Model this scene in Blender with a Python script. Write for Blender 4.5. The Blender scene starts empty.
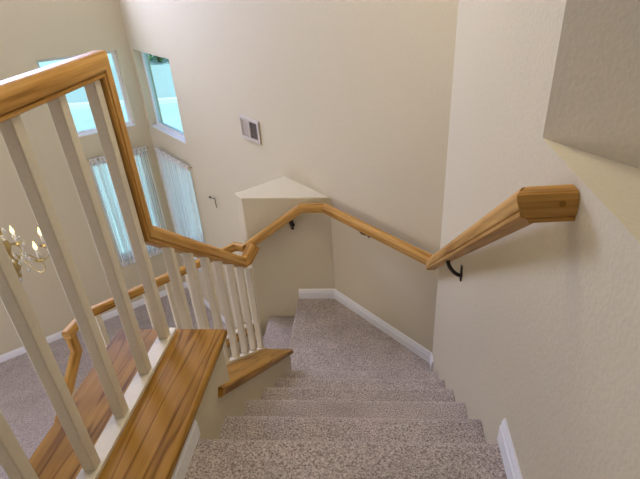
import bpy, bmesh, math, random
from mathutils import Vector, Matrix
random.seed(7)
C = bpy.context.scene.collection
sc = bpy.context.scene
V3 = Vector
PI = math.pi
RISE, RUN, YN = .19, .2629, 1.047
TH = -.7481
DD = V3((math.sin(TH), math.cos(TH), 0))       # along the tall angled wall, away from the stairs
DN = V3((math.cos(TH), -math.sin(TH), 0))      # its outward normal
CD, CE = 2.07, 6.365
CORNER = DN*CD + DD*CE                          # far foyer corner
GROUND = -2.82
CEIL = 2.75
XR, XL = .385, -.57

# ------------------------------------------------------------------ materials
def mat(name):
    m = bpy.data.materials.new(name); m.use_nodes = True
    nt = m.node_tree; nt.nodes.clear()
    out = nt.nodes.new('ShaderNodeOutputMaterial')
    b = nt.nodes.new('ShaderNodeBsdfPrincipled')
    nt.links.new(b.outputs[0], out.inputs[0])
    return m, nt, b, out
def N(nt, t, **k):
    n = nt.nodes.new(t)
    for a, v in k.items(): setattr(n, a, v)
    return n
def ramp(nt, stops):
    r = N(nt, 'ShaderNodeValToRGB'); e = r.color_ramp.elements
    while len(e) > 1: e.remove(e[-1])
    e[0].position = stops[0][0]; e[0].color = (*stops[0][1], 1)
    for p, c in stops[1:]:
        x = e.new(p); x.color = (*c, 1)
    return r
def simple(name, col, rough=.5, metal=0, noise=0, bump=0, bscale=100):
    m, nt, b, out = mat(name)
    b.inputs['Base Color'].default_value = (*col, 1)
    b.inputs['Roughness'].default_value = rough; b.inputs['Metallic'].default_value = metal
    tc = N(nt, 'ShaderNodeTexCoord')
    n = N(nt, 'ShaderNodeTexNoise'); n.inputs['Scale'].default_value = bscale; n.inputs['Detail'].default_value = 3
    nt.links.new(tc.outputs['Object'], n.inputs['Vector'])
    k = noise or .03
    r = ramp(nt, [(.3, tuple(c*(1-k) for c in col)), (.7, tuple(min(1, c*(1+k)) for c in col))])
    nt.links.new(n.outputs[0], r.inputs[0]); nt.links.new(r.outputs[0], b.inputs['Base Color'])
    if bump:
        bp = N(nt, 'ShaderNodeBump'); bp.inputs['Strength'].default_value = bump; bp.inputs['Distance'].default_value = .004
        nt.links.new(n.outputs[0], bp.inputs['Height']); nt.links.new(bp.outputs[0], b.inputs['Normal'])
    return m
def wall_paint(name, col):
    m, nt, b, out = mat(name)
    tc = N(nt, 'ShaderNodeTexCoord')
    n = N(nt, 'ShaderNodeTexNoise'); n.inputs['Scale'].default_value = 95; n.inputs['Detail'].default_value = 2.5
    nt.links.new(tc.outputs['Object'], n.inputs['Vector'])
    r = ramp(nt, [(.3, tuple(c*.97 for c in col)), (.7, tuple(c*1.02 for c in col))])
    nt.links.new(n.outputs[0], r.inputs[0]); nt.links.new(r.outputs[0], b.inputs['Base Color'])
    bp = N(nt, 'ShaderNodeBump'); bp.inputs['Strength'].default_value = .26; bp.inputs['Distance'].default_value = .004
    nt.links.new(n.outputs[0], bp.inputs['Height']); nt.links.new(bp.outputs[0], b.inputs['Normal'])
    b.inputs['Roughness'].default_value = .75
    b.inputs['Specular IOR Level'].default_value = .25
    return m
def carpet_mat():
    m, nt, b, out = mat('carpet')
    tc = N(nt, 'ShaderNodeTexCoord')
    v = N(nt, 'ShaderNodeTexVoronoi'); v.inputs['Scale'].default_value = 150
    n1 = N(nt, 'ShaderNodeTexNoise'); n1.inputs['Scale'].default_value = 175; n1.inputs['Detail'].default_value = 4; n1.inputs['Roughness'].default_value = .7
    n2 = N(nt, 'ShaderNodeTexNoise'); n2.inputs['Scale'].default_value = 5; n2.inputs['Detail'].default_value = 3
    for q in (v, n1, n2): nt.links.new(tc.outputs['Object'], q.inputs['Vector'])
    r = ramp(nt, [(.33, (.10, .075, .06)), (.45, (.34, .28, .243)), (.53, (.51, .445, .395)), (.68, (.76, .695, .63))])
    nt.links.new(n1.outputs[0], r.inputs[0])
    mx = N(nt, 'ShaderNodeMix', data_type='RGBA', blend_type='MULTIPLY'); mx.inputs[0].default_value = 1
    r2 = ramp(nt, [(.3, (.84, .83, .83)), (.7, (1.06, 1.05, 1.05))])
    nt.links.new(n2.outputs[0], r2.inputs[0])
    nt.links.new(r.outputs[0], mx.inputs[6]); nt.links.new(r2.outputs[0], mx.inputs[7])
    nt.links.new(mx.outputs[2], b.inputs['Base Color'])
    ad = N(nt, 'ShaderNodeMath', operation='ADD')
    nt.links.new(v.outputs['Distance'], ad.inputs[0]); nt.links.new(n1.outputs[0], ad.inputs[1])
    bp = N(nt, 'ShaderNodeBump'); bp.inputs['Strength'].default_value = .8; bp.inputs['Distance'].default_value = .006
    nt.links.new(ad.outputs[0], bp.inputs['Height']); nt.links.new(bp.outputs[0], b.inputs['Normal'])
    b.inputs['Roughness'].default_value = 1; b.inputs['Specular IOR Level'].default_value = .05
    b.inputs['Sheen Weight'].default_value = .25
    return m
def wood_mat(name, dark, mid, light, rough=.4, sv=40., ring=.22):
    m, nt, b, out = mat(name)
    uv = N(nt, 'ShaderNodeUVMap'); uv.uv_map = 'UVMap'
    mp = N(nt, 'ShaderNodeMapping'); mp.inputs['Scale'].default_value = (1.6, sv, 1)
    nt.links.new(uv.outputs[0], mp.inputs['Vector'])
    n0 = N(nt, 'ShaderNodeTexNoise'); n0.inputs['Scale'].default_value = 1.0; n0.inputs['Detail'].default_value = 6; n0.inputs['Roughness'].default_value = .6; n0.inputs['Distortion'].default_value = .6
    nt.links.new(mp.outputs[0], n0.inputs['Vector'])
    mp2 = N(nt, 'ShaderNodeMapping'); mp2.inputs['Scale'].default_value = (4, 130, 1)
    nt.links.new(uv.outputs[0], mp2.inputs['Vector'])
    n1 = N(nt, 'ShaderNodeTexNoise'); n1.inputs['Scale'].default_value = 1; n1.inputs['Detail'].default_value = 3
    nt.links.new(mp2.outputs[0], n1.inputs['Vector'])
    a2 = N(nt, 'ShaderNodeMath', operation='MULTIPLY_ADD'); a2.inputs[1].default_value = .25
    nt.links.new(n1.outputs[0], a2.inputs[0]); nt.links.new(n0.outputs[0], a2.inputs[2])
    r = ramp(nt, [(.42, dark), (.58, mid), (.82, light)])
    nt.links.new(a2.outputs[0], r.inputs[0])
    lw = N(nt, 'ShaderNodeMapping'); lw.inputs['Scale'].default_value = (.75, sv*.24, 1)      # growth rings: thin dark lines
    nt.links.new(uv.outputs[0], lw.inputs['Vector'])
    nl = N(nt, 'ShaderNodeTexNoise'); nl.inputs['Scale'].default_value = 1; nl.inputs['Detail'].default_value = 2; nl.inputs['Roughness'].default_value = .45
    nt.links.new(lw.outputs[0], nl.inputs['Vector'])
    k = N(nt, 'ShaderNodeMath', operation='MULTIPLY'); k.inputs[1].default_value = 48
    sn = N(nt, 'ShaderNodeMath', operation='SINE')
    nt.links.new(nl.outputs[0], k.inputs[0]); nt.links.new(k.outputs[0], sn.inputs[0])
    r3 = ramp(nt, [(.55, (1, 1, 1)), (.97, (.42, .34, .24))])
    nt.links.new(sn.outputs[0], r3.inputs[0])
    mx = N(nt, 'ShaderNodeMix', data_type='RGBA', blend_type='MULTIPLY'); mx.inputs[0].default_value = ring
    nt.links.new(r.outputs[0], mx.inputs[6]); nt.links.new(r3.outputs[0], mx.inputs[7])
    nt.links.new(mx.outputs[2], b.inputs['Base Color'])
    b.inputs['Roughness'].default_value = rough
    b.inputs['Specular IOR Level'].default_value = .10; b.inputs['Coat Weight'].default_value = 0; b.inputs['Coat Roughness'].default_value = .25
    return m
def glass_mat(name='window_glass', col=(.95, .965, .965, 1)):
    m, nt, b, out = mat(name); nt.nodes.remove(b)
    t = N(nt, 'ShaderNodeBsdfTransparent'); t.inputs[0].default_value = col
    g = N(nt, 'ShaderNodeBsdfGlossy'); g.inputs['Roughness'].default_value = .02
    mx = N(nt, 'ShaderNodeMixShader'); mx.inputs[0].default_value = .04
    nt.links.new(t.outputs[0], mx.inputs[1]); nt.links.new(g.outputs[0], mx.inputs[2])
    nt.links.new(mx.outputs[0], out.inputs[0])
    return m
def sheer_mat(name, strings, lo, hi):
    m, nt, b, out = mat(name); nt.nodes.remove(b)
    uv = N(nt, 'ShaderNodeUVMap'); uv.uv_map = 'UVMap'
    mp = N(nt, 'ShaderNodeMapping'); mp.inputs['Scale'].default_value = (strings, .4 if strings > 30 else .35, 1)
    nt.links.new(uv.outputs[0], mp.inputs['Vector'])
    n = N(nt, 'ShaderNodeTexNoise'); n.inputs['Scale'].default_value = 1; n.inputs['Detail'].default_value = 3
    nt.links.new(mp.outputs[0], n.inputs['Vector'])
    r = ramp(nt, [(.38, (lo,)*3), (.62, (hi,)*3)])
    nt.links.new(n.outputs[0], r.inputs[0])
    d = N(nt, 'ShaderNodeBsdfDiffuse'); d.inputs[0].default_value = (.86, .87, .86, 1)
    tl = N(nt, 'ShaderNodeBsdfTranslucent'); tl.inputs[0].default_value = (.86, .88, .88, 1)
    mx = N(nt, 'ShaderNodeMixShader'); mx.inputs[0].default_value = .5
    nt.links.new(d.outputs[0], mx.inputs[1]); nt.links.new(tl.outputs[0], mx.inputs[2])
    t = N(nt, 'ShaderNodeBsdfTransparent')
    m2 = N(nt, 'ShaderNodeMixShader')
    nt.links.new(r.outputs[0], m2.inputs[0]); nt.links.new(t.outputs[0], m2.inputs[1]); nt.links.new(mx.outputs[0], m2.inputs[2])
    nt.links.new(m2.outputs[0], out.inputs[0])
    return m
def emit_mat(name, col, s):
    m, nt, b, out = mat(name); nt.nodes.remove(b)
    e = N(nt, 'ShaderNodeEmission'); e.inputs[0].default_value = (*col, 1); e.inputs[1].default_value = s
    nt.links.new(e.outputs[0], out.inputs[0])
    return m
M = {}
M['wall'] = wall_paint('cream_wall_paint', (.60, .535, .375))
M['ceiling'] = wall_paint('ceiling_paint', (.82, .80, .76))
M['trim'] = simple('white_trim_paint', (.80, .80, .79), .4)
M['baluster'] = simple('ivory_baluster_paint', (.68, .62, .48), .4)
M['carpet'] = carpet_mat()
M['oak'] = wood_mat('honey_oak', (.27, .125, .024), (.46, .245, .060), (.60, .365, .125))
M['cap_oak'] = wood_mat('oak_cap', (.22, .105, .016), (.32, .165, .030), (.40, .215, .046), .45, 40., .72)
M['iron'] = simple('dark_iron', (.035, .025, .02), .45, .6)
M['brass'] = simple('polished_brass', (.50, .39, .17), .28, 1)
M['glass'] = glass_mat()
M['tinted'] = glass_mat('window_glass_tinted', (.80, .95, .96, 1))
M['sheer'] = sheer_mat('sheer_lace', 18, .62, .97)
M['string'] = sheer_mat('string_lace', 62, .25, .95)
M['lace'] = simple('gathered_lace', (.66, .66, .64), .9, 0, .45, .3, 90)
M['vent'] = simple('vent_enamel', (.56, .50, .42), .45)
M['vent_dark'] = simple('vent_dark_metal', (.16, .13, .10), .6)  # dark metal of the vent's right louver panel
M['candle'] = simple('ivory_candle_sleeve', (.85, .82, .74), .5)
M['flame'] = emit_mat('lit_bulb', (1, .74, .34), 3.2)
M['lamp'] = emit_mat('fill_lamp_diffuser', (1, .9, .76), 3)
M['crystal'] = simple('crystal', (.9, .9, .84), .08)
M['crystal'].node_tree.nodes['Principled BSDF'].inputs['Transmission Weight'].default_value = .45
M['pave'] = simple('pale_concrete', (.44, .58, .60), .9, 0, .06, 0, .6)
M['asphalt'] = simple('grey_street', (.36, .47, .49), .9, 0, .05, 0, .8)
M['grass'] = simple('lawn', (.20, .30, .12), .95, 0, .2, 0, 3)
M['leaf'] = simple('tree_leaf', (.10, .22, .07), .8, 0, .5, 0, 5)
M['bark'] = simple('tree_bark', (.16, .11, .07), .9, 0, .2, .3, 20)
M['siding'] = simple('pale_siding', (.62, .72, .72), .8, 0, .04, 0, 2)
M['roofing'] = simple('grey_roof', (.34, .34, .34), .9, 0, .15, 0, 10)
M['render'] = simple('exterior_stucco', (.66, .58, .54), .9)

# ------------------------------------------------------------------ mesh builder
class MB:
    def __init__(s): s.v = []; s.f = []; s.uv = []; s.sm = []
    def quad(s, pts, uvs=None, smooth=False):
        i = len(s.v); s.v += [V3(p) for p in pts]; s.f.append(tuple(range(i, i+len(pts))))
        s.uv.append(uvs or [(0, 0)]*len(pts)); s.sm.append(smooth)
    def box(s, a, b, axis=0):
        a, b = V3(a), V3(b)
        lo = V3((min(a.x, b.x), min(a.y, b.y), min(a.z, b.z))); hi = V3((max(a.x, b.x), max(a.y, b.y), max(a.z, b.z)))
        s.prism([(lo.x, lo.y), (hi.x, lo.y), (hi.x, hi.y), (lo.x, hi.y)], lo.z, hi.z, axis)
    def prism(s, poly, z0, z1, axis=0):
        A = sum(poly[i][0]*poly[(i+1) % len(poly)][1]-poly[(i+1) % len(poly)][0]*poly[i][1] for i in range(len(poly)))
        if A < 0: poly = poly[::-1]
        n = len(poly)
        g = lambda p: (p[axis], p[1-axis])
        s.quad([(x, y, z1) for x, y in poly], [g(p) for p in poly])
        s.quad([(x, y, z0) for x, y in poly[::-1]], [g(p) for p in poly[::-1]])
        for i in range(n):
            p, q = poly[i], poly[(i+1) % n]
            l = math.hypot(q[0]-p[0], q[1]-p[1])
            s.quad([(*p, z0), (*q, z0), (*q, z1), (*p, z1)], [(0, z0), (l, z0), (l, z1), (0, z1)])
    def xprism(s, prof, x0, x1, smooth=False):          # (y, z) outline pushed along x
        A = sum(prof[i][0]*prof[(i+1) % len(prof)][1]-prof[(i+1) % len(prof)][0]*prof[i][1] for i in range(len(prof)))
        if A < 0: prof = prof[::-1]
        n = len(prof)
        s.quad([(x1, y, z) for y, z in prof]); s.quad([(x0, y, z) for y, z in prof[::-1]])
        for i in range(n):
            p, q = prof[i], prof[(i+1) % n]
            s.quad([(x0, *p), (x0, *q), (x1, *q), (x1, *p)])
    def seg(s, A, B, prof, side, nA=None, nB=None, capA=True, capB=True, u0=0):
        A, B, side = V3(A), V3(B), V3(side).normalized()
        d = (B-A).normalized(); up = side.cross(d).normalized()
        nA = nA or d; nB = nB or d
        n = len(prof); per = [0]
        for i in range(n): per.append(per[-1]+math.dist(prof[i], prof[(i+1) % n]))
        ra, rb = [], []
        for (x, y) in prof:
            o = side*x+up*y
            ra.append(A+o+d*(-(o.dot(nA))/d.dot(nA))); rb.append(B+o+d*(-(o.dot(nB))/d.dot(nB)))
        for i in range(n):
            j = (i+1) % n
            L = lambda p: u0+(p-A).dot(d)
            s.quad([ra[i], ra[j], rb[j], rb[i]], [(L(ra[i]), per[i]), (L(ra[j]), per[i+1]), (L(rb[j]), per[i+1]), (L(rb[i]), per[i])])
        if capA: s.quad(ra[::-1], [(p[0]*.3, p[1]) for p in prof[::-1]])
        if capB: s.quad(rb, [(p[0]*.3, p[1]) for p in prof])
    def tube(s, pts, r, n=10, caps=True):
        pts = [V3(p) for p in pts]; rs = r if isinstance(r, (list, tuple)) else [r]*len(pts)
        rings = []; prev = None
        for i, p in enumerate(pts):
            d = (pts[min(i+1, len(pts)-1)]-pts[max(i-1, 0)]).normalized()
            a = prev if prev is not None else (V3((0, 0, 1)) if abs(d.z) < .9 else V3((1, 0, 0)))
            x = (a-d*a.dot(d)).normalized(); prev = x; y = d.cross(x)
            rings.append([p+(x*math.cos(2*PI*k/n)+y*math.sin(2*PI*k/n))*rs[i] for k in range(n)])
        for i in range(len(rings)-1):
            for k in range(n):
                j = (k+1) % n
                s.quad([rings[i][k], rings[i][j], rings[i+1][j], rings[i+1][k]], None, True)
        if caps: s.quad(rings[0][::-1]); s.quad(rings[-1])
    def lathe(s, prof, c=(0, 0, 0), n=18):
        c = V3(c)
        for i in range(len(prof)-1):
            (r0, z0), (r1, z1) = prof[i], prof[i+1]
            for k in range(n):
                a, b = 2*PI*k/n, 2*PI*(k+1)/n
                p = [c+V3((r0*math.cos(a), r0*math.sin(a), z0)), c+V3((r0*math.cos(b), r0*math.sin(b), z0)),
                     c+V3((r1*math.cos(b), r1*math.sin(b), z1)), c+V3((r1*math.cos(a), r1*math.sin(a), z1))]
                if r0 < 1e-6: p = [p[0], p[2], p[3]]
                elif r1 < 1e-6: p = [p[0], p[1], p[2]]
                s.quad(p, None, True)
    def obox(s, o, ax, ay, az):                         # box from a corner and three edge vectors
        o, ax, ay, az = V3(o), V3(ax), V3(ay), V3(az)
        if ax.cross(ay).dot(az) < 0: o = o+ax; ax = -ax
        P = lambda i, j, k: o+ax*i+ay*j+az*k
        for q in ([(0,0,0),(0,1,0),(1,1,0),(1,0,0)], [(0,0,1),(1,0,1),(1,1,1),(0,1,1)], [(0,0,0),(1,0,0),(1,0,1),(0,0,1)],
                  [(0,1,0),(0,1,1),(1,1,1),(1,1,0)], [(0,0,0),(0,0,1),(0,1,1),(0,1,0)], [(1,0,0),(1,1,0),(1,1,1),(1,0,1)]):
            s.quad([P(*t) for t in q], [(t[0]*ax.length+t[2]*az.length, t[1]*ay.length) for t in q])
    def build(s, name, m, parent=None, bevel=0, kind=None, bseg=2, weld=True):
        if parent: base = WL[parent]
        else:
            xs = [p.x for p in s.v]; ys = [p.y for p in s.v]; zs = [p.z for p in s.v]
            base = V3(((min(xs)+max(xs))/2, (min(ys)+max(ys))/2, min(zs)))
        me = bpy.data.meshes.new(name)
        me.from_pydata([p-base for p in s.v], [], s.f)
        ul = me.uv_layers.new(name='UVMap'); i = 0
        for u in s.uv:
            for t in u: ul.data[i].uv = t; i += 1
        me.polygons.foreach_set('use_smooth', s.sm)
        if weld:
            bm = bmesh.new(); bm.from_mesh(me); bmesh.ops.remove_doubles(bm, verts=bm.verts, dist=1e-5)
            bm.to_mesh(me); bm.free()
        me.materials.append(m)
        o = bpy.data.objects.new(name, me); C.objects.link(o); WL[o] = base
        if parent: o.parent = parent
        else: o.location = base
        if bevel:
            b = o.modifiers.new('bevel', 'BEVEL'); b.width = bevel; b.segments = bseg; b.limit_method = 'ANGLE'; b.angle_limit = math.radians(40)
        if kind: o['kind'] = kind
        return o
WL = {}
def thing(name, label, cat, loc, group=None):
    o = bpy.data.objects.new(name, None); C.objects.link(o); o.location = loc; WL[o] = V3(loc); o.empty_display_size = .1
    return tag(o, label, cat, group)
def tag(o, label, cat, group=None):
    o['label'] = label; o['category'] = cat
    if group: o['group'] = group
    return o
def S(o): o['kind'] = 'structure'; return o
def copy_part(o, loc, parent):                          # a copy of a part and of its own sub-parts
    c = o.copy(); C.objects.link(c); c.parent = parent; c.location = loc
    for ch in o.children:
        k = ch.copy(); C.objects.link(k); k.parent = c
    return c
def bez(p, q, r, t, n=10):
    p, q, r, t = map(V3, (p, q, r, t))
    return [p*(1-k)**3+q*3*k*(1-k)**2+r*3*k*k*(1-k)+t*k**3 for k in [i/n for i in range(n+1)]]
def wall_grid(name, P0, dvec, L, z0, z1, nout, thick, holes, m):
    P0, dvec, nout = V3(P0), V3(dvec).normalized(), V3(nout).normalized()
    ss = sorted({0, L, *[h[0] for h in holes], *[h[1] for h in holes]}); zs = sorted({z0, z1, *[h[2] for h in holes], *[h[3] for h in holes]})
    solid = lambda i, j: 0 <= i < len(ss)-1 and 0 <= j < len(zs)-1 and not any(h[0] <= (ss[i]+ss[i+1])/2 <= h[1] and h[2] <= (zs[j]+zs[j+1])/2 <= h[3] for h in holes)
    mb = MB(); P = lambda s, z, t: P0+dvec*s+V3((0, 0, z))+nout*t
    flip = dvec.cross(V3((0, 0, 1))).dot(nout) < 0
    def q(*p): mb.quad(p[::-1] if flip else p)
    for i in range(len(ss)-1):
        for j in range(len(zs)-1):
            if not solid(i, j): continue
            a, b, c, d = ss[i], ss[i+1], zs[j], zs[j+1]
            q(P(a, c, thick), P(b, c, thick), P(b, d, thick), P(a, d, thick))
            q(P(a, d, 0), P(b, d, 0), P(b, c, 0), P(a, c, 0))
            if not solid(i-1, j): q(P(a, c, 0), P(a, c, thick), P(a, d, thick), P(a, d, 0))
            if not solid(i+1, j): q(P(b, c, thick), P(b, c, 0), P(b, d, 0), P(b, d, thick))
            if not solid(i, j-1): q(P(a, c, 0), P(b, c, 0), P(b, c, thick), P(a, c, thick))
            if not solid(i, j+1): q(P(a, d, thick), P(b, d, thick), P(b, d, 0), P(a, d, 0))
    return S(mb.build(name, m))

# ------------------------------------------------------------------ the room shell
UP = V3((0, 0, 1))
sR = CE-DD.dot(V3((XR, 2.629, 0)))+.12
WD_UP = (.085, 1.085, -.405, .468); WD_LOW = (.22, 1.04, -2.08, -.74)
WE_UP = (.15, .985, -.385, .468); WE_LOW = (.13, .78, -2.06, -.74); WE_HIGH = (.5, 2.3, 1.35, 2.6)
wall_grid('wall_far', CORNER, -DD, sR, GROUND, CEIL, DN, .16, [WD_UP, WD_LOW], M['wall'])
wall_grid('wall_left', CORNER, -DN, 5.0, GROUND, CEIL, DD, .16, [WE_UP, WE_LOW, WE_HIGH], M['wall'])
SIDE0 = CORNER-DN*5.0
LS = (SIDE0.y+1.5)/DD.y
WS = (.9, 4.2, -2.4, -.2)
wall_grid('wall_side', SIDE0, -DD, LS, GROUND, CEIL, -DN, .16, [WS], M['wall'])
SEND = SIDE0-DD*LS
w = MB(); w.box((SEND.x-.3, -1.66, GROUND), (-.94, -1.5, CEIL)); w.box((-1.08, -5, -.3), (-.94, -1.66, CEIL)); w.box((-1.08, -5.14, -.3), (1.66, -5, CEIL)); S(w.build('wall_back', M['wall'], weld=False))  # unseen hall made deep so less light bounces onto the niche
ND = V3((.54, -.842, 0)).normalized(); NB = V3((.842, .54, 0)).normalized()
p0 = V3((XR, 1.156, 0)); p1 = p0+ND*2.08
w = MB(); w.prism([(XR, -1.5), (p1.x, -1.5), (p1.x, p1.y), (XR+.14, 1.00), (XR+.14, 2.67), (XR, 2.629)], -3.0, .904)
w.prism([(XR, 1.156), (XR+.14, 1.24), (XR+.14, 2.67), (XR, 2.629)], .904, CEIL); S(w.build('wall_right', M['wall'], weld=False))
w = MB(); w.prism([(p0.x, p0.y), (p1.x, p1.y), (p1.x+NB.x*.14, p1.y+NB.y*.14), (p0.x+.14, p0.y+.09)], .904, CEIL); S(w.build('wall_niche', M['wall']))
w = MB(); w.box((p1.x, -1.5, .904), (p1.x+.14, p1.y+.02, CEIL)); w.box((p1.x, -5, -3), (p1.x+.14, -1.5, CEIL)); S(w.build('wall_end', M['wall']))
# landing half wall with its white ledge-like top
HW = [(-.337, 3.408), (-1.004, 3.408), (-1.078, 3.505), (-.738, 3.86)]
w = MB(); w.prism(HW, GROUND, -.231); S(w.build('wall_landing', M['wall'], bevel=.006))
# walls under the railings
w = MB(); w.box((-.94, -1.5, GROUND), (XL, 1.405, .088)); S(w.build('wall_stair', M['wall']))
sl = -.723
ztop = lambda y: -.023-.723*(y-1.2708)
w = MB(); w.xprism([(1.406, GROUND), (2.50, GROUND), (2.50, ztop(2.50)-.045), (1.406, ztop(1.406)-.045)], -.765, XL); S(w.build('wall_stringer', M['wall']))
G0, G1 = V3((-1.03, 3.395, 0)), V3((-1.895, 2.42, 0))
gd = (G1-G0).normalized(); gn = V3((gd.y, -gd.x, 0)); gn = gn if gn.x < 0 else -gn
gq = [G0+gn*-.03, G1+gn*-.03, G1+gn*.08, G0+gn*.08]
w = MB(); w.prism([(p.x, p.y) for p in gq], GROUND, -1.445); S(w.build('wall_guard', M['wall']))
zt2 = lambda y: -1.40-.723*(2.28-y)
w = MB(); w.xprism([(2.37, GROUND), (2.37, -1.44), (2.28, -1.44), (.52, zt2(.52)-.03), (.52, GROUND)], -1.95, -1.85); S(w.build('wall_lower_stair', M['wall']))
# floors and ceiling
w = MB(); pc = [CORNER+DN*.1+DD*.1, V3((XR+.1, 2.8, 0)), V3((XR+.1, -1.6, 0)), SEND+V3((-.1, -.1, 0)), SIDE0+DD*.1-DN*.1]
w.prism([(p.x, p.y) for p in pc], GROUND-.1, GROUND); S(w.build('floor', M['carpet']))
nose = lambda y, z, r=.034: [(y-r+r*math.sin(a), z-r+r*math.cos(a)) for a in [i*PI/2/6 for i in range(7)]]+[(y, z-.045), (y-.014, z-.058), (y-.025, z-.066)]
w = MB(); w.box((-.94, -5, -.26), (p1.x, -1.5, 0)); w.xprism([(-1.5, -.26), (-1.5, 0)]+nose(YN, 0)+[(YN-.025, -.26)], XL, XR-.002); S(w.build('floor', M['carpet']))
w = MB(); w.prism([(p.x, p.y) for p in [CORNER+(DN+DD)*.16, V3((XR+.3, 2.9, 0)), V3((1.66, 1.4, 0)), V3((1.66, -5.14, 0)), V3((-1.08, -5.14, 0)), V3((-1.08, -1.66, 0)), SEND+V3((-.3, -.16, 0)), SIDE0+(DD-DN)*.16]], CEIL, CEIL+.2); w.box((-.94, -5, 2.28), (1.6, .85, CEIL)); S(w.build('ceiling', M['ceiling'], weld=False))  # low slab over the unseen hall is added to keep light off the niche

# baseboards
BB = [(-.001, 0), (.014, 0), (.014, .058), (.010, .066), (.010, .078), (.005, .092), (-.001, .092)]
def baseboard(name, pts, z, ends=(None, None)):
    mb = MB(); pts = [V3((*p, z)) for p in pts]
    for i in range(len(pts)-1):
        d = (pts[i+1]-pts[i]).normalized()
        nA = d if i == 0 else (d+(pts[i]-pts[i-1]).normalized()).normalized()
        nB = d if i == len(pts)-2 else (d+(pts[i+2]-pts[i+1]).normalized()).normalized()
        mb.seg(pts[i], pts[i+1], [(p[0], p[1]) for p in BB], V3((d.y, -d.x, 0)), nA, nB)
    return S(mb.build(name, M['trim']))
baseboard('baseboard_landing', [(-.640, 3.408), (-.337, 3.408), (XR, 2.629), (XR, 2.54)], -1.14)
baseboard('baseboard_right', [(XR, YN), (XR, -1.5)], 0)
baseboard('baseboard_stair', [(XL, -1.5), (XL, YN)], 0)
cp = lambda p: (p.x, p.y)
e0 = CORNER
baseboard('baseboard_left', [cp(SIDE0), cp(e0), (-.78, 3.90)], GROUND)
S(bpy.data.objects['baseboard_left'])

# ------------------------------------------------------------------ stairs
t = thing('staircase', 'upper straight flight of speckled taupe carpeted stairs descending from the foreground', 'stairs', (-.09, YN, -1.14))
for k in range(1, 6):
    y0, y1, z = YN+(k-1)*RUN-.026, YN+k*RUN, -k*RISE
    mb = MB(); mb.xprism([(y0, z-RISE+.004), (y0, z)]+nose(y1, z)+[(y1-.025, z-RISE+.004)], XL+.001, XR-.002)
    mb.build('step', M['carpet'], t)
mb = MB(); mb.prism([(XL, 2.33), (XR-.001, 2.33), (XR-.001, 2.628), (-.338, 3.407), (-.655, 3.407), (-.63, 2.505), (XL, 2.505)], -1.36, -1.14)
tag(mb.build('stair_landing', M['carpet'], bevel=.012, bseg=3), 'angle-sided carpeted landing at the foot of the upper stair flight', 'landing')
t = thing('staircase', 'lower carpeted stairs dropping to the left of the landing, mostly hidden by the railings', 'stairs', (-1.3, 2.4, GROUND))
mb = MB(); mb.prism([(-.632, 2.51), (-.657, 3.407), (-.915, 3.405), (-.91, 2.51)], -1.54, -1.33); mb.build('step', M['carpet'], t, bevel=.014, bseg=3)
mb = MB(); mb.prism([(-.87, 3.40), (-.985, 3.40), (-1.84, 2.42), (-1.84, 2.34), (-.95, 2.34), (-.95, 2.505), (-.87, 2.505)], -1.72, -1.52); mb.build('quarter_landing', M['carpet'], t, bevel=.012, bseg=3)
RISE2 = (-1.52-GROUND)/7
for k in range(1, 7):
    y1 = 2.36-(k-1)*RUN; z = -1.52-k*RISE2
    mb = MB(); mb.box((-1.848, y1-RUN-.02, z-RISE2), (-.945, y1, z)); mb.build('step', M['carpet'], t, bevel=.016, bseg=3)

# ------------------------------------------------------------------ wooden caps
def round_prof(w, h, r, n=4):
    P = []
    for cx, cy, a0 in ((w/2-r, -h/2+r, -PI/2), (w/2-r, h/2-r, 0), (-w/2+r, h/2-r, PI/2), (-w/2+r, -h/2+r, PI)):
        for i in range(n+1):
            a = a0+i*PI/2/n; P.append((cx+r*math.cos(a), cy+r*math.sin(a)))
    return P
mb = MB(); mb.seg((-.7555, -1.49, .104), (-.7555, 1.425, .104), round_prof(.411, .032, .010), (1, 0, 0))
tag(mb.build('oak_ledge', M['cap_oak']), 'wide level oak ledge beside the top of the stairs, left foreground', 'wooden ledge')
cd = V3((0, 1, -.723)).normalized()
cu = V3((0, .723, 1)).normalized()
mb = MB(); mb.seg(V3((-.664, 1.285, ztop(1.285)))-cu*.018, V3((-.664, 2.52, ztop(2.52)))-cu*.018, round_prof(.228, .036, .012), (1, 0, 0), nB=V3((0, 1, -.15)).normalized())
tag(mb.build('oak_ledge', M['cap_oak']), 'short sloping oak ledge running down beside the carpeted stairs to the landing', 'wooden ledge')
gz = V3((0, 0, -1.42))
mb = MB(); mb.seg(G0+gn*.025+gz, G1+gn*.025+gz, round_prof(.15, .034, .010), V3((gd.y, -gd.x, 0)))
mb.seg(V3((-1.90, 2.42, -1.42)), V3((-1.90, 2.28, -1.42)), round_prof(.15, .034, .010), (-1, 0, 0), nB=V3((0, -1, -.35)).normalized())
mb.seg(V3((-1.90, 2.28, -1.42)), V3((-1.90, .52, zt2(.52)-.02)), round_prof(.15, .034, .010), (-1, 0, 0))
tag(mb.build('oak_ledge', M['cap_oak']), 'narrow oak ledge under the far lower railing, seen behind the nearer balusters', 'wooden ledge')

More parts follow.
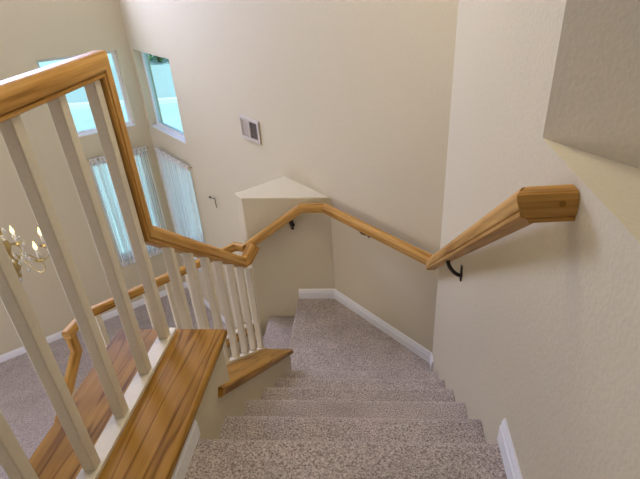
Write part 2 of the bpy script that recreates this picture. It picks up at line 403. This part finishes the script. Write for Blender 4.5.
# ------------------------------------------------------------------ balustrades
RAIL = [(-.0215, -.031), (.0215, -.031), (.0265, -.028), (.0268, -.0205), (.0238, -.0190), (.0238, -.0170), (.0285, -.0150), (.0295, -.010), (.0295, .010), (.0275, .018), (.020, .0285), (.014, .031),
        (-.014, .031), (-.020, .0285), (-.0275, .018), (-.0295, .010), (-.0295, -.010), (-.0285, -.0150), (-.0238, -.0170), (-.0238, -.0190), (-.0268, -.0205), (-.0265, -.028)]
def mitre(a, b, c): return ((V3(b)-V3(a)).normalized()+(V3(c)-V3(b)).normalized()).normalized()
BX = -.76
t = thing('balustrade', 'near ivory balustrade with honey oak handrail that drops down and follows the upper stairs', 'railing', (BX, .7, .12))
a, b, c, d = (BX, -1.45, 1.045), (BX, 1.42, 1.045), (BX, 1.42, .525), (BX, 2.395, .525-.723*.975)
e = (BX+.018, 2.440, .525-.723*.975-.004); g = (BX+.058, 2.492, .525-.723*.975+.060)
X1 = V3((1, 0, 0))
mb = MB(); mb.seg(a, b, RAIL, X1, nB=mitre(a, b, c)); mb.build('level_handrail', M['oak'], t)
mb = MB(); mb.seg(b, c, RAIL, X1, nA=mitre(a, b, c), nB=mitre(b, c, d)); mb.build('drop_post', M['oak'], t)
mb = MB(); mb.seg(c, d, RAIL, X1, nA=mitre(b, c, d), nB=mitre(c, d, e)); mb.build('sloping_handrail', M['oak'], t)
s2 = V3((.9, -.42, 0)); s3 = V3((.75, -.66, 0))
mb = MB(); mb.seg(d, e, RAIL, s2, nA=mitre(c, d, e), nB=mitre(d, e, g)); mb.seg(e, g, RAIL, s3, nA=mitre(d, e, g)); mb.build('rail_end_scroll', M['oak'], t)
mb = MB(); mb.box((-.786, -1.45, .119), (-.734, 1.418, .133)); mb.build('base_strip', M['baluster'], t, bevel=.002)
mb = MB(); q0 = V3((-.751, 1.43, ztop(1.43)))+cu*.006; q1 = V3((-.751, 2.51, ztop(2.51)))+cu*.006
mb.seg(q0, q1, [(-.022, -.008), (.022, -.008), (.022, .007), (-.022, .007)], X1); mb.build('base_strip', M['baluster'], t)
bw = .0165
mb = MB(); mb.box((BX-bw, .829-bw, .130), (BX+bw, .829+bw, 1.018)); bal = mb.build('baluster', M['baluster'], t, bevel=.003)
for y in (-1.347, -1.166, -.984, -.803, -.621, -.44, -.258, -.077, .104, .286, .467, .648, 1.011, 1.192, 1.368): copy_part(bal, (0, y-.829, 0), t)
yb = 1.545; zr = lambda y: .525-.723*(y-1.42)-.03
mb = MB(); mb.xprism([(yb-bw, ztop(yb-bw)+.008), (yb+bw, ztop(yb+bw)+.008), (yb+bw, zr(yb+bw)), (yb-bw, zr(yb-bw))], BX+.008-bw, BX+.008+bw)
bal = mb.build('baluster', M['baluster'], t, bevel=.003)
for y in (1.70, 1.855, 2.01, 2.165, 2.32, 2.475): copy_part(bal, (0, y-yb, -.723*(y-yb)), t)

t = thing('balustrade', 'far lower ivory balustrade with oak handrail beyond the near balusters, above the foyer carpet', 'railing', (-1.5, 2.9, -1.4))
H0, HK, H1 = V3((-1.10, 3.385, -.628)), V3((-1.868, 2.49, -.628)), V3((-1.88, 2.315, -.628))
hd = (HK-H0).normalized(); hs = V3((hd.y, -hd.x, 0))
H2 = H1+V3((0, 0, -.15)); H3 = H2+V3((0, -1.7, -.723*1.7))
MR = [(x*.92, y*.92) for x, y in RAIL]
hx = V3((-1, 0, 0))
mb = MB(); mk = mitre(H0, HK, H1); mb.seg(H0, HK, MR, hs, nB=mk); mb.seg(HK, H1+V3((0, -.028, 0)), MR, V3((-1, .08, 0)), nA=mk); mb.build('level_handrail', M['oak'], t)
mb = MB(); mb.seg(H1+V3((0, 0, -.027)), H2, MR, hx, nB=mitre(H1, H2, H3)); mb.build('drop_post', M['oak'], t)
mb = MB(); mb.seg(H2, H3, MR, hx, nA=mitre(H1, H2, H3)); mb.build('sloping_handrail', M['oak'], t)
mb = MB(); R1 = V3((-1.008, 3.325, -.612)); rs = (R1-H0).normalized(); mb.seg(H0-rs*.03, R1, MR, V3((rs.y, -rs.x, 0))); mb.build('rail_end_return', M['oak'], t)
mb = MB(); bs = [(-.022, -.006), (.022, -.006), (.022, .012), (-.022, .012)]
mb.seg(G0+gn*.03+V3((0, 0, -1.398)), G1+gn*.03+V3((0, 0, -1.398)), bs, V3((gd.y, -gd.x, 0))); mb.build('base_strip', M['baluster'], t)
GL = (HK-H0).length; first = None
for i in range(7):
    p = H0.lerp(HK, (.10+i*.168)/GL)
    if first is None:
        mb = MB(); u, v = hd*.032, V3((hd.y, -hd.x, 0))*.032
        mb.obox(V3((p.x, p.y, -1.388))-u/2-v/2, u, v, (0, 0, .729)); first = mb.build('baluster', M['baluster'], t); P00 = p
    else: copy_part(first, (p.x-P00.x, p.y-P00.y, 0), t)
mb = MB(); yb = 2.18; z1 = H2.z-.723*(H2.y-yb)-.028
mb.box((-1.916, yb-bw, zt2(yb)-.01), (-1.884, yb+bw, z1)); first = mb.build('baluster', M['baluster'], t)
for i in range(1, 10): copy_part(first, (0, -.16*i, -.723*.16*i), t)

# ------------------------------------------------------------------ wall handrail
t = thing('wall_handrail', 'oak handrail fixed to the right, angled and landing walls on dark iron brackets', 'handrail', (XR-.05, 1.0, -.3))
xr, zA, yA = .302, .849, .914; zD = lambda y: zA-.694*(y-yA)
zL = -.275
A0, A1, A2 = V3((XR, yA, zA+.004)), V3((xr, yA, zA)), V3((.328, 2.570, zA-.694*(2.570-yA)))
m01 = mitre(A0, A1, A2)
yH = 3.323; xH = (CD-.085-DN.y*yH)/DN.x
B0, B1, B2 = V3((.328, 2.570, zL)), V3((xH, yH, zL)), V3((-.55, yH, zL)); B3 = V3((-.985, yH, zL-.723*.435))
sX = V3((0, 1, 0))
mb = MB(); mb.seg(A0, A1, RAIL, sX, nB=m01); rb = mb.build('wall_return', M['oak'], t)
mb = MB(); mb.tube([(.354, yA-.0305, zA+.013), (.354, yA-.026, zA+.013)], .0065, 14); mb.build('wood_plug', M['cap_oak'], rb)
mb = MB(); mb.seg(A1, A2, RAIL, X1, nA=m01, nB=V3((0, 1, 0))); mb.build('sloping_handrail', M['oak'], t)
dB = (B1-B0).normalized(); sB = V3((dB.y, -dB.x, 0))
mb = MB(); mb.seg(A2+V3((0, 0, -.028)), B0+V3((0, 0, .029)), [(-.027, -.022), (.027, -.022), (.027, .026), (-.027, .026)], V3((1, 0, 0))); mb.build('corner_block', M['oak'], t, bevel=.006)
mb = MB(); mb.seg(B0, B1, RAIL, sB, nB=mitre(B0, B1, B2)); mb.build('level_handrail', M['oak'], t)
sD = V3((0, 1, 0))
mb = MB(); mb.seg(B1, B2, RAIL, sD, nA=mitre(B0, B1, B2), nB=mitre(B1, B2, B3)); mb.build('level_handrail', M['oak'], t)
mb = MB(); mb.seg(B2, B3, RAIL, sD, nA=mitre(B1, B2, B3)); mb.build('sloping_handrail', M['oak'], t)
def bracket(wp, nrm, rail):                             # wall plate, curved arm, saddle
    wp, nrm, rail = V3(wp), V3(nrm).normalized(), V3(rail)
    mb = MB(); mb.tube([wp, wp+nrm*.006], [.020, .018], 14)
    sd = nrm.cross(UP)
    mb.obox(wp-sd*.010+V3((0, 0, -.038)), sd*.020, nrm*.007, (0, 0, .076))
    mb.tube(bez(wp+nrm*.004+V3((0, 0, -.012)), wp+nrm*.03+V3((0, 0, -.012)), rail+V3((0, 0, -.03)), rail+V3((0, 0, -.002))), .009, 8)
    return mb
def add_bracket(wp, nrm, rail, along, n):
    mb = bracket(wp, nrm, rail); al = V3(along).normalized(); sd = V3(nrm).normalized()
    mb.obox(V3(rail)-al*.028-sd*.010-V3((0, 0, .004)), al*.056, sd*.020, al.cross(sd).normalized()*.005)
    mb.build('bracket', M['iron'], t)
yb = 1.90; add_bracket((XR, yb+.01, .055), (-1, 0, 0), (.317, yb, zD(yb)-.036), (0, 1, -.694), 0)
p = B0.lerp(B1, .62); pw = p+DN*.085; add_bracket((pw.x, pw.y, zL-.085), -DN, (p.x, p.y, zL-.030), dB, 0)
add_bracket((-.64, 3.408, -.455), (0, -1, 0), (-.64, yH, zL-.723*.09-.036), (-1, 0, -.723), 0)

# ------------------------------------------------------------------ windows
def window(name, P0, dvec, nout, hole, panes=1, deep=.10):
    s0, s1, z0, z1 = hole; d = V3(dvec); n = V3(nout)
    P = lambda s, z, tt: V3(P0)+d*s+n*tt+V3((0, 0, z))
    fr = MB(); f = .035
    for (a, b, c, e) in ((s0, s1, z0, z0+f), (s0, s1, z1-f, z1), (s0, s0+f, z0+f, z1-f), (s1-f, s1, z0+f, z1-f)):
        fr.obox(P(a, c, deep-.02), d*(b-a), n*.045, UP*(e-c))
    for i in range(1, panes):
        x = s0+(s1-s0)*i/panes; fr.obox(P(x-.018, z0+f, deep-.02), d*.036, n*.045, UP*(z1-z0-2*f))
    w = S(fr.build(name, M['trim']))
    g = MB(); g.obox(P(s0+f, z0+f, deep), d*(s1-s0-2*f), n*.005, UP*(z1-z0-2*f)); g.build('pane', M['glass'] if panes > 1 else M['tinted'], w)
    sl = MB(); sl.obox(P(s0+.001, z0-.001, .002), d*(s1-s0-.002), n*(deep-.022), UP*.012); sl.build('sill', M['trim'], w)
    return w
window('window_1', CORNER, -DD, DN, WD_UP)
window('window_2', CORNER, -DD, DN, WD_LOW)
window('window_3', CORNER, -DN, DD, WE_UP)
window('window_4', CORNER, -DN, DD, WE_LOW)
window('window_added_high', CORNER, -DN, DD, WE_HIGH, 3)  # unseen window above the frame, added to let in the key light
window('window_added_side', SIDE0, -DD, -DN, WS, 3)  # unseen side window, added as an opening for fill light

# ------------------------------------------------------------------ curtains
def curtain(P0, dvec, nout, s0, s1, z0, z1, mate, label, rodlabel, folds, off=.035, hem=True):
    d, n = V3(dvec), V3(nout); P = lambda s, z, o: V3(P0)+d*s-n*o+V3((0, 0, z))
    c = P((s0+s1)/2, z0, off)
    t = thing('curtain', label, 'curtain', c)
    def sheet(za, zb, amp, nz, extra=0):
        mb = MB(); ns = folds*8
        def pt(i, j):
            k = i/ns; q = j/nz; s = s0+(s1-s0)*k; z = za+(zb-za)*q
            return P(s, z, off+extra+amp*(math.sin(k*folds*2*PI+.7*math.sin(3*q+k*9))+.4*math.sin(k*folds*.9*PI+1.3)))
        for i in range(ns):
            for j in range(nz):
                mb.quad([pt(i, j), pt(i+1, j), pt(i+1, j+1), pt(i, j+1)],
                        [(s0+(s1-s0)*x/ns, za+(zb-za)*y/nz) for x, y in ((i, j), (i+1, j), (i+1, j+1), (i, j+1))], True)
        return mb
    sheet(z0, z1, .011, 12).build('sheer_panel', mate, t)
    sheet(z1-.045, z1+.012, .012, 2, .004).build('gathered_heading', M['lace'], t)
    if hem: sheet(z0-.02, z0+.045, .011, 2, .003).build('lace_hem', M['lace'], t)
    mb = MB(); mb.tube([P(s0-.02, z1-.018, off), P(s1+.02, z1-.018, off)], .006, 8)
    for s in (s0-.015, s1+.015): mb.tube([P(s, z1-.018, off), P(s, z1-.018, 0)], .005, 8)
    tag(mb.build('curtain_rod', M['brass']), rodlabel, 'curtain rod')
curtain(CORNER, -DN, DD, .10, .795, -2.11, -.655, M['string'], 'string lace curtain on the left wall window, left of the foyer corner', 'thin rod holding the string lace curtain left of the foyer corner', 15)
curtain(CORNER, -DD, DN, .20, 1.105, -2.15, -.65, M['sheer'], 'white sheer curtain on the angled wall window, right of the foyer corner', 'thin rod holding the white sheer curtain right of the foyer corner', 13)

# ------------------------------------------------------------------ vent, hook
def onD(s, z, o): return CORNER-DD*s-DN*o+V3((0, 0, z))
sv = 2.42; wv = .315
t = thing('wall_vent', 'small off-white wall vent grille, half pale and half dark, high on the angled wall', 'vent', onD(sv+wv/2, -.036, .01))
mb = MB(); z0, z1 = -.036, .160; f = .028
for (a, b, c, e) in ((0, wv, z0, z0+f), (0, wv, z1-f, z1), (0, f, z0+f, z1-f), (wv-f, wv, z0+f, z1-f), (wv*.5-.010, wv*.5+.010, z0+f, z1-f)):
    mb.obox(onD(sv+a, c, 0), -DD*(b-a), -DN*.016, UP*(e-c))
mb.build('frame', M['vent'], t, bevel=.003)
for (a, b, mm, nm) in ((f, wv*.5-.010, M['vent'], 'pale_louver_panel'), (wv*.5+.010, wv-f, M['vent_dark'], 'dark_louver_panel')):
    mb = MB(); mb.obox(onD(sv+a, z0+f, -.001), -DD*(b-a), -DN*.004, UP*(z1-z0-2*f))
    for i in range(9):
        z = z0+f+.004+i*(z1-z0-2*f-.008)/8.6
        mb.obox(onD(sv+a, z, .003), -DD*(b-a), -DN*.008+UP*.005, UP*.006)
    mb.build(nm, mm, t)
h0, h1 = 1.44, 1.69
mb = MB(); zz = -.90
mb.tube([onD(h0+.03, zz-.01, .008), onD(h0+.06, zz, .03), onD(h1, zz+.055, .045)], [.004, .005, .004], 8)
mb.tube([onD(h1-.02, zz+.04, .04), onD(h1-.015, zz-.02, .04), onD(h1-.03, zz-.065, .032)], [.005, .004, .004], 8)
mb.tube([onD(h0+.035, zz-.01, 0), onD(h0+.035, zz-.01, .01)], .014, 12)
tag(mb.build('wall_hook', M['iron']), 'small dark metal hook on the pale angled wall right of the sheer curtain', 'hook')

# ------------------------------------------------------------------ chandelier
cc = V3((-2.482, 2.828, -.42)); cr = .222
t = thing('chandelier', 'brass candle chandelier with lit flame bulbs and crystals hanging at the left edge', 'chandelier', cc)
mb = MB(); mb.lathe([(0, -.15), (.012, -.14), (.020, -.12), (.010, -.10), (.030, -.07), (.042, -.04), (.030, -.01), (.012, .01), (.012, .06), (.026, .09), (.034, .12), (.020, .15), (.010, .18), (.010, .26), (.022, .29), (.012, .31), (.006, .33), (0, .33)], cc)
mb.build('column', M['brass'], t)
mb = MB()
zc, kk = cc.z+.33, 0
while zc < CEIL-.06:
    L, r = .030, .009
    ax = V3((1, 0, 0)) if kk % 2 else V3((0, 1, 0))
    pts = [V3((cc.x, cc.y, zc+L/2))+ax*(r*math.cos(a))+UP*(L*.62*math.sin(a)) for a in [i*2*PI/10 for i in range(11)]]
    mb.tube(pts, .0022, 5, False); zc += L; kk += 1
mb.lathe([(0, CEIL-.06), (.02, CEIL-.055), (.05, CEIL-.02), (.06, CEIL-.001), (0, CEIL-.001)], (cc.x, cc.y, 0))
mb.build('chain', M['brass'], t)
zcup = cc.z+.015
for i in range(6):
    a = math.radians(-7+60*i); u = V3((math.cos(a), math.sin(a), 0)); tip = V3((cc.x, cc.y, 0))+u*cr
    mb = MB(); mb.tube(bez(cc+u*.03+V3((0, 0, -.01)), cc+u*.10+V3((0, 0, .09)), cc+u*(cr*.62)+V3((0, 0, -.13)), cc+u*cr*.95+V3((0, 0, -.072)), 9)+bez(cc+u*cr*.95+V3((0, 0, -.072)), cc+u*cr*1.12+V3((0, 0, -.055)), cc+u*cr*1.08+V3((0, 0, -.01)), (tip.x, tip.y, zcup-.005), 6)[1:], .0042, 7)
    mb.build('arm', M['brass'], t)
    mb = MB(); mb.lathe([(0, zcup-.012), (.010, zcup-.010), (.016, zcup-.002), (.034, zcup+.006), (.036, zcup+.010), (.014, zcup+.008), (.013, zcup+.016), (0, zcup+.016)], (tip.x, tip.y, 0), 14); mb.build('drip_cup', M['brass'], t)
    mb = MB(); mb.lathe([(0, zcup+.014), (.0095, zcup+.014), (.0095, zcup+.082), (.006, zcup+.086), (0, zcup+.086)], (tip.x, tip.y, 0), 12); cs = mb.build('candle_sleeve', M['candle'], t)
    mb = MB(); mb.lathe([(0, zcup+.084), (.006, zcup+.086), (.0125, zcup+.102), (.0115, zcup+.116), (.006, zcup+.132), (.0015, zcup+.148), (0, zcup+.150)], (tip.x, tip.y, 0), 12); mb.build('flame_bulb', M['flame'], t)
mb = MB(); mb.lathe([(0, -.013), (.005, -.010), (.0095, 0), (.006, .009), (.002, .013), (0, .015)], WL[t], 7)
dr = mb.build('crystal', M['crystal'], t); dr.location = (0, 0, -.165)
rr = random.Random(3)
for i in range(60):
    a = rr.random()*2*PI; k = rr.random(); r = .045+.075*math.sin(k*PI); z = .22-.36*k
    copy_part(dr, (r*math.cos(a), r*math.sin(a), z), t)
l = bpy.data.lights.new('chandelier_glow', 'POINT'); l.energy = 5; l.color = (1, .82, .55); l.shadow_soft_size = .18
lo = bpy.data.objects.new('chandelier_glow', l); C.objects.link(lo); lo.parent = t; lo.location = (0, 0, .45)

# unseen ceiling lights, added above the frame to fill the stairwell and hall
def dome(loc, label, watts, size):
    t = thing('added_dome_light', label, 'light', loc, )
    x, y, z = loc
    mb = MB(); mb.lathe([(0, 0), (.17, 0), (.175, -.02), (.16, -.03), (0, -.03)][::-1], loc, 24); mb.build('mounting_ring', M['brass'], t)
    mb = MB(); mb.lathe([(0, -.12), (.06, -.115), (.11, -.09), (.145, -.055), (.155, -.028), (0, -.028)], loc, 24); mb.build('diffuser', M['lamp'], t)
    l = bpy.data.lights.new('added_fill_lamp', 'POINT'); l.energy = watts; l.color = (1, .91, .76); l.shadow_soft_size = size
    o = bpy.data.objects.new('added_fill_lamp', l); C.objects.link(o); o.parent = t; o.location = (0, 0, -.3)
dome((-.15, -3.2, 2.28), 'added unseen dome ceiling light filling the upstairs hall', 3, .15)
dome((.0, 1.95, CEIL), 'added unseen dome ceiling light filling the stairs from above', 44, .15)

# ------------------------------------------------------------------ outdoors
mb = MB(); mb.box((-70, -20, -3.05), (60, 80, -2.98)); S(mb.build('ground', M['pave']))
mb = MB(); q = CORNER+(DN+DD)*14
def band(name, m, a, b, z0, z1, cat=None, label=None):
    mb = MB(); n = (DN*.55+DD*.83).normalized(); tt = V3((n.y, -n.x, 0)); o = V3((0, 0, 0))
    P = [n*a-tt*60, n*a+tt*60, n*b+tt*60, n*b-tt*60]
    mb.prism([(p.x, p.y) for p in P], z0, z1); o = mb.build(name, m)
    if cat: tag(o, label, cat)
    else: S(o)
band('street', M['asphalt'], 19.5, 27.5, -3.0, -2.965)
band('curb', M['trim'], 19.2, 19.5, -3.0, -2.86, 'curb', 'pale curb line outside the windows beside the street')
band('lawn', M['grass'], 36, 60, -3.0, -2.95)
def bush(x, y, h, seed, label):
    r = random.Random(seed); t = thing('bush', label, 'bush', (x, y, -2.98))
    mb = MB(); mb.tube([(x, y, -3), (x+.03, y, -2.98+h*.25), (x, y+.05, -2.98+h*.5)], [.09, .06, .03], 10); mb.build('trunk', M['bark'], t)
    mb = MB()
    for i in range(1500):
        while True:
            v = V3((r.uniform(-1, 1), r.uniform(-1, 1), r.uniform(-1, 1)))
            if .35 < v.length < 1: break
        c = V3((x, y, -2.98+h*.45))+V3((v.x*h*.62, v.y*h*.5, v.z*h*.44))
        a = V3((r.gauss(0, 1), r.gauss(0, 1), r.gauss(0, 1))).normalized(); b = a.orthogonal().normalized(); k = h*.035*r.uniform(.7, 1.4)
        mb.quad([c-a*k, c-b*k*.6, c+a*k, c+b*k*.6])
    mb.build('foliage', M['leaf'], t, kind='stuff', weld=False)
bush(-11.2, 27.2, 2.6, 1, 'leafy green bush across the street, seen through the angled wall window')

# ------------------------------------------------------------------ light
w = bpy.data.worlds.new('world'); sc.world = w; w.use_nodes = True; nt = w.node_tree; nt.nodes.clear()
out = nt.nodes.new('ShaderNodeOutputWorld'); bg = nt.nodes.new('ShaderNodeBackground'); sky = nt.nodes.new('ShaderNodeTexSky')
sky.sky_type = 'NISHITA'; sky.sun_disc = False; sky.sun_elevation = math.radians(50); sky.sun_rotation = math.radians(170)
nt.links.new(sky.outputs[0], bg.inputs[0]); nt.links.new(bg.outputs[0], out.inputs[0]); bg.inputs[1].default_value = .16
def area(name, loc, nrm, sx, sy, e, col):
    l = bpy.data.lights.new(name, 'AREA'); l.shape = 'RECTANGLE'; l.size = sx; l.size_y = sy; l.energy = e; l.color = col
    o = bpy.data.objects.new(name, l); C.objects.link(o); o.location = loc
    o.rotation_euler = V3(nrm).to_track_quat('-Z', 'Z').to_euler()
    return o
hs_ = (WE_HIGH[0]+WE_HIGH[1])/2
area('added_high_key', CORNER-DN*hs_+DD*.25+UP*1.95, -DD+UP*-.25, 1.75, 1.2, 232, (.70, .745, 1.20))  # area lamp added outside the unseen high window as key light
area('added_side_fill', SIDE0-DD*2.55-DN*.25+UP*-1.3, DN, 3.2, 2.1, 100, (.90, .77, 1))  # area lamp added outside the unseen side window to fill the foyer
sun = bpy.data.lights.new('sun', 'SUN'); sun.energy = 5.5; sun.color = (1, .97, .92); sun.angle = .01
so = bpy.data.objects.new('sun', sun); C.objects.link(so); so.rotation_euler = V3((-.06, .30, -1)).to_track_quat('-Z', 'Y').to_euler()

# ------------------------------------------------------------------ camera
cam = bpy.data.cameras.new('camera'); co = bpy.data.objects.new('camera', cam); C.objects.link(co); sc.camera = co
r0, r1, r2 = (0.99863255, 0.04329678, -0.02929872), (-0.00229321, -0.52361791, -0.85195013), (-0.05222803, 0.85085232, -0.5228026)
mw = Matrix(((r0[0], -r1[0], -r2[0], 0), (r0[1], -r1[1], -r2[1], 0), (r0[2], -r1[2], -r2[2], 1.2695), (0, 0, 0, 1)))
co.matrix_world = mw
cam.sensor_fit = 'HORIZONTAL'; cam.sensor_width = 36; cam.lens = 499.7766/640*36
cam.shift_x = -(349.6912-320)/640; cam.shift_y = (265.6719-239.5)/640
cam.clip_start = .01; cam.clip_end = 300
sc.view_settings.view_transform = 'Standard'; sc.view_settings.look = 'None'; sc.view_settings.gamma = 1
sc.view_settings.exposure = 0
sc.view_settings.use_curve_mapping = False
sc.cycles.use_denoising = True
sc.cycles.max_bounces = 12; sc.cycles.diffuse_bounces = 6; sc.cycles.transparent_max_bounces = 24
sc.cycles.sample_clamp_indirect = 6
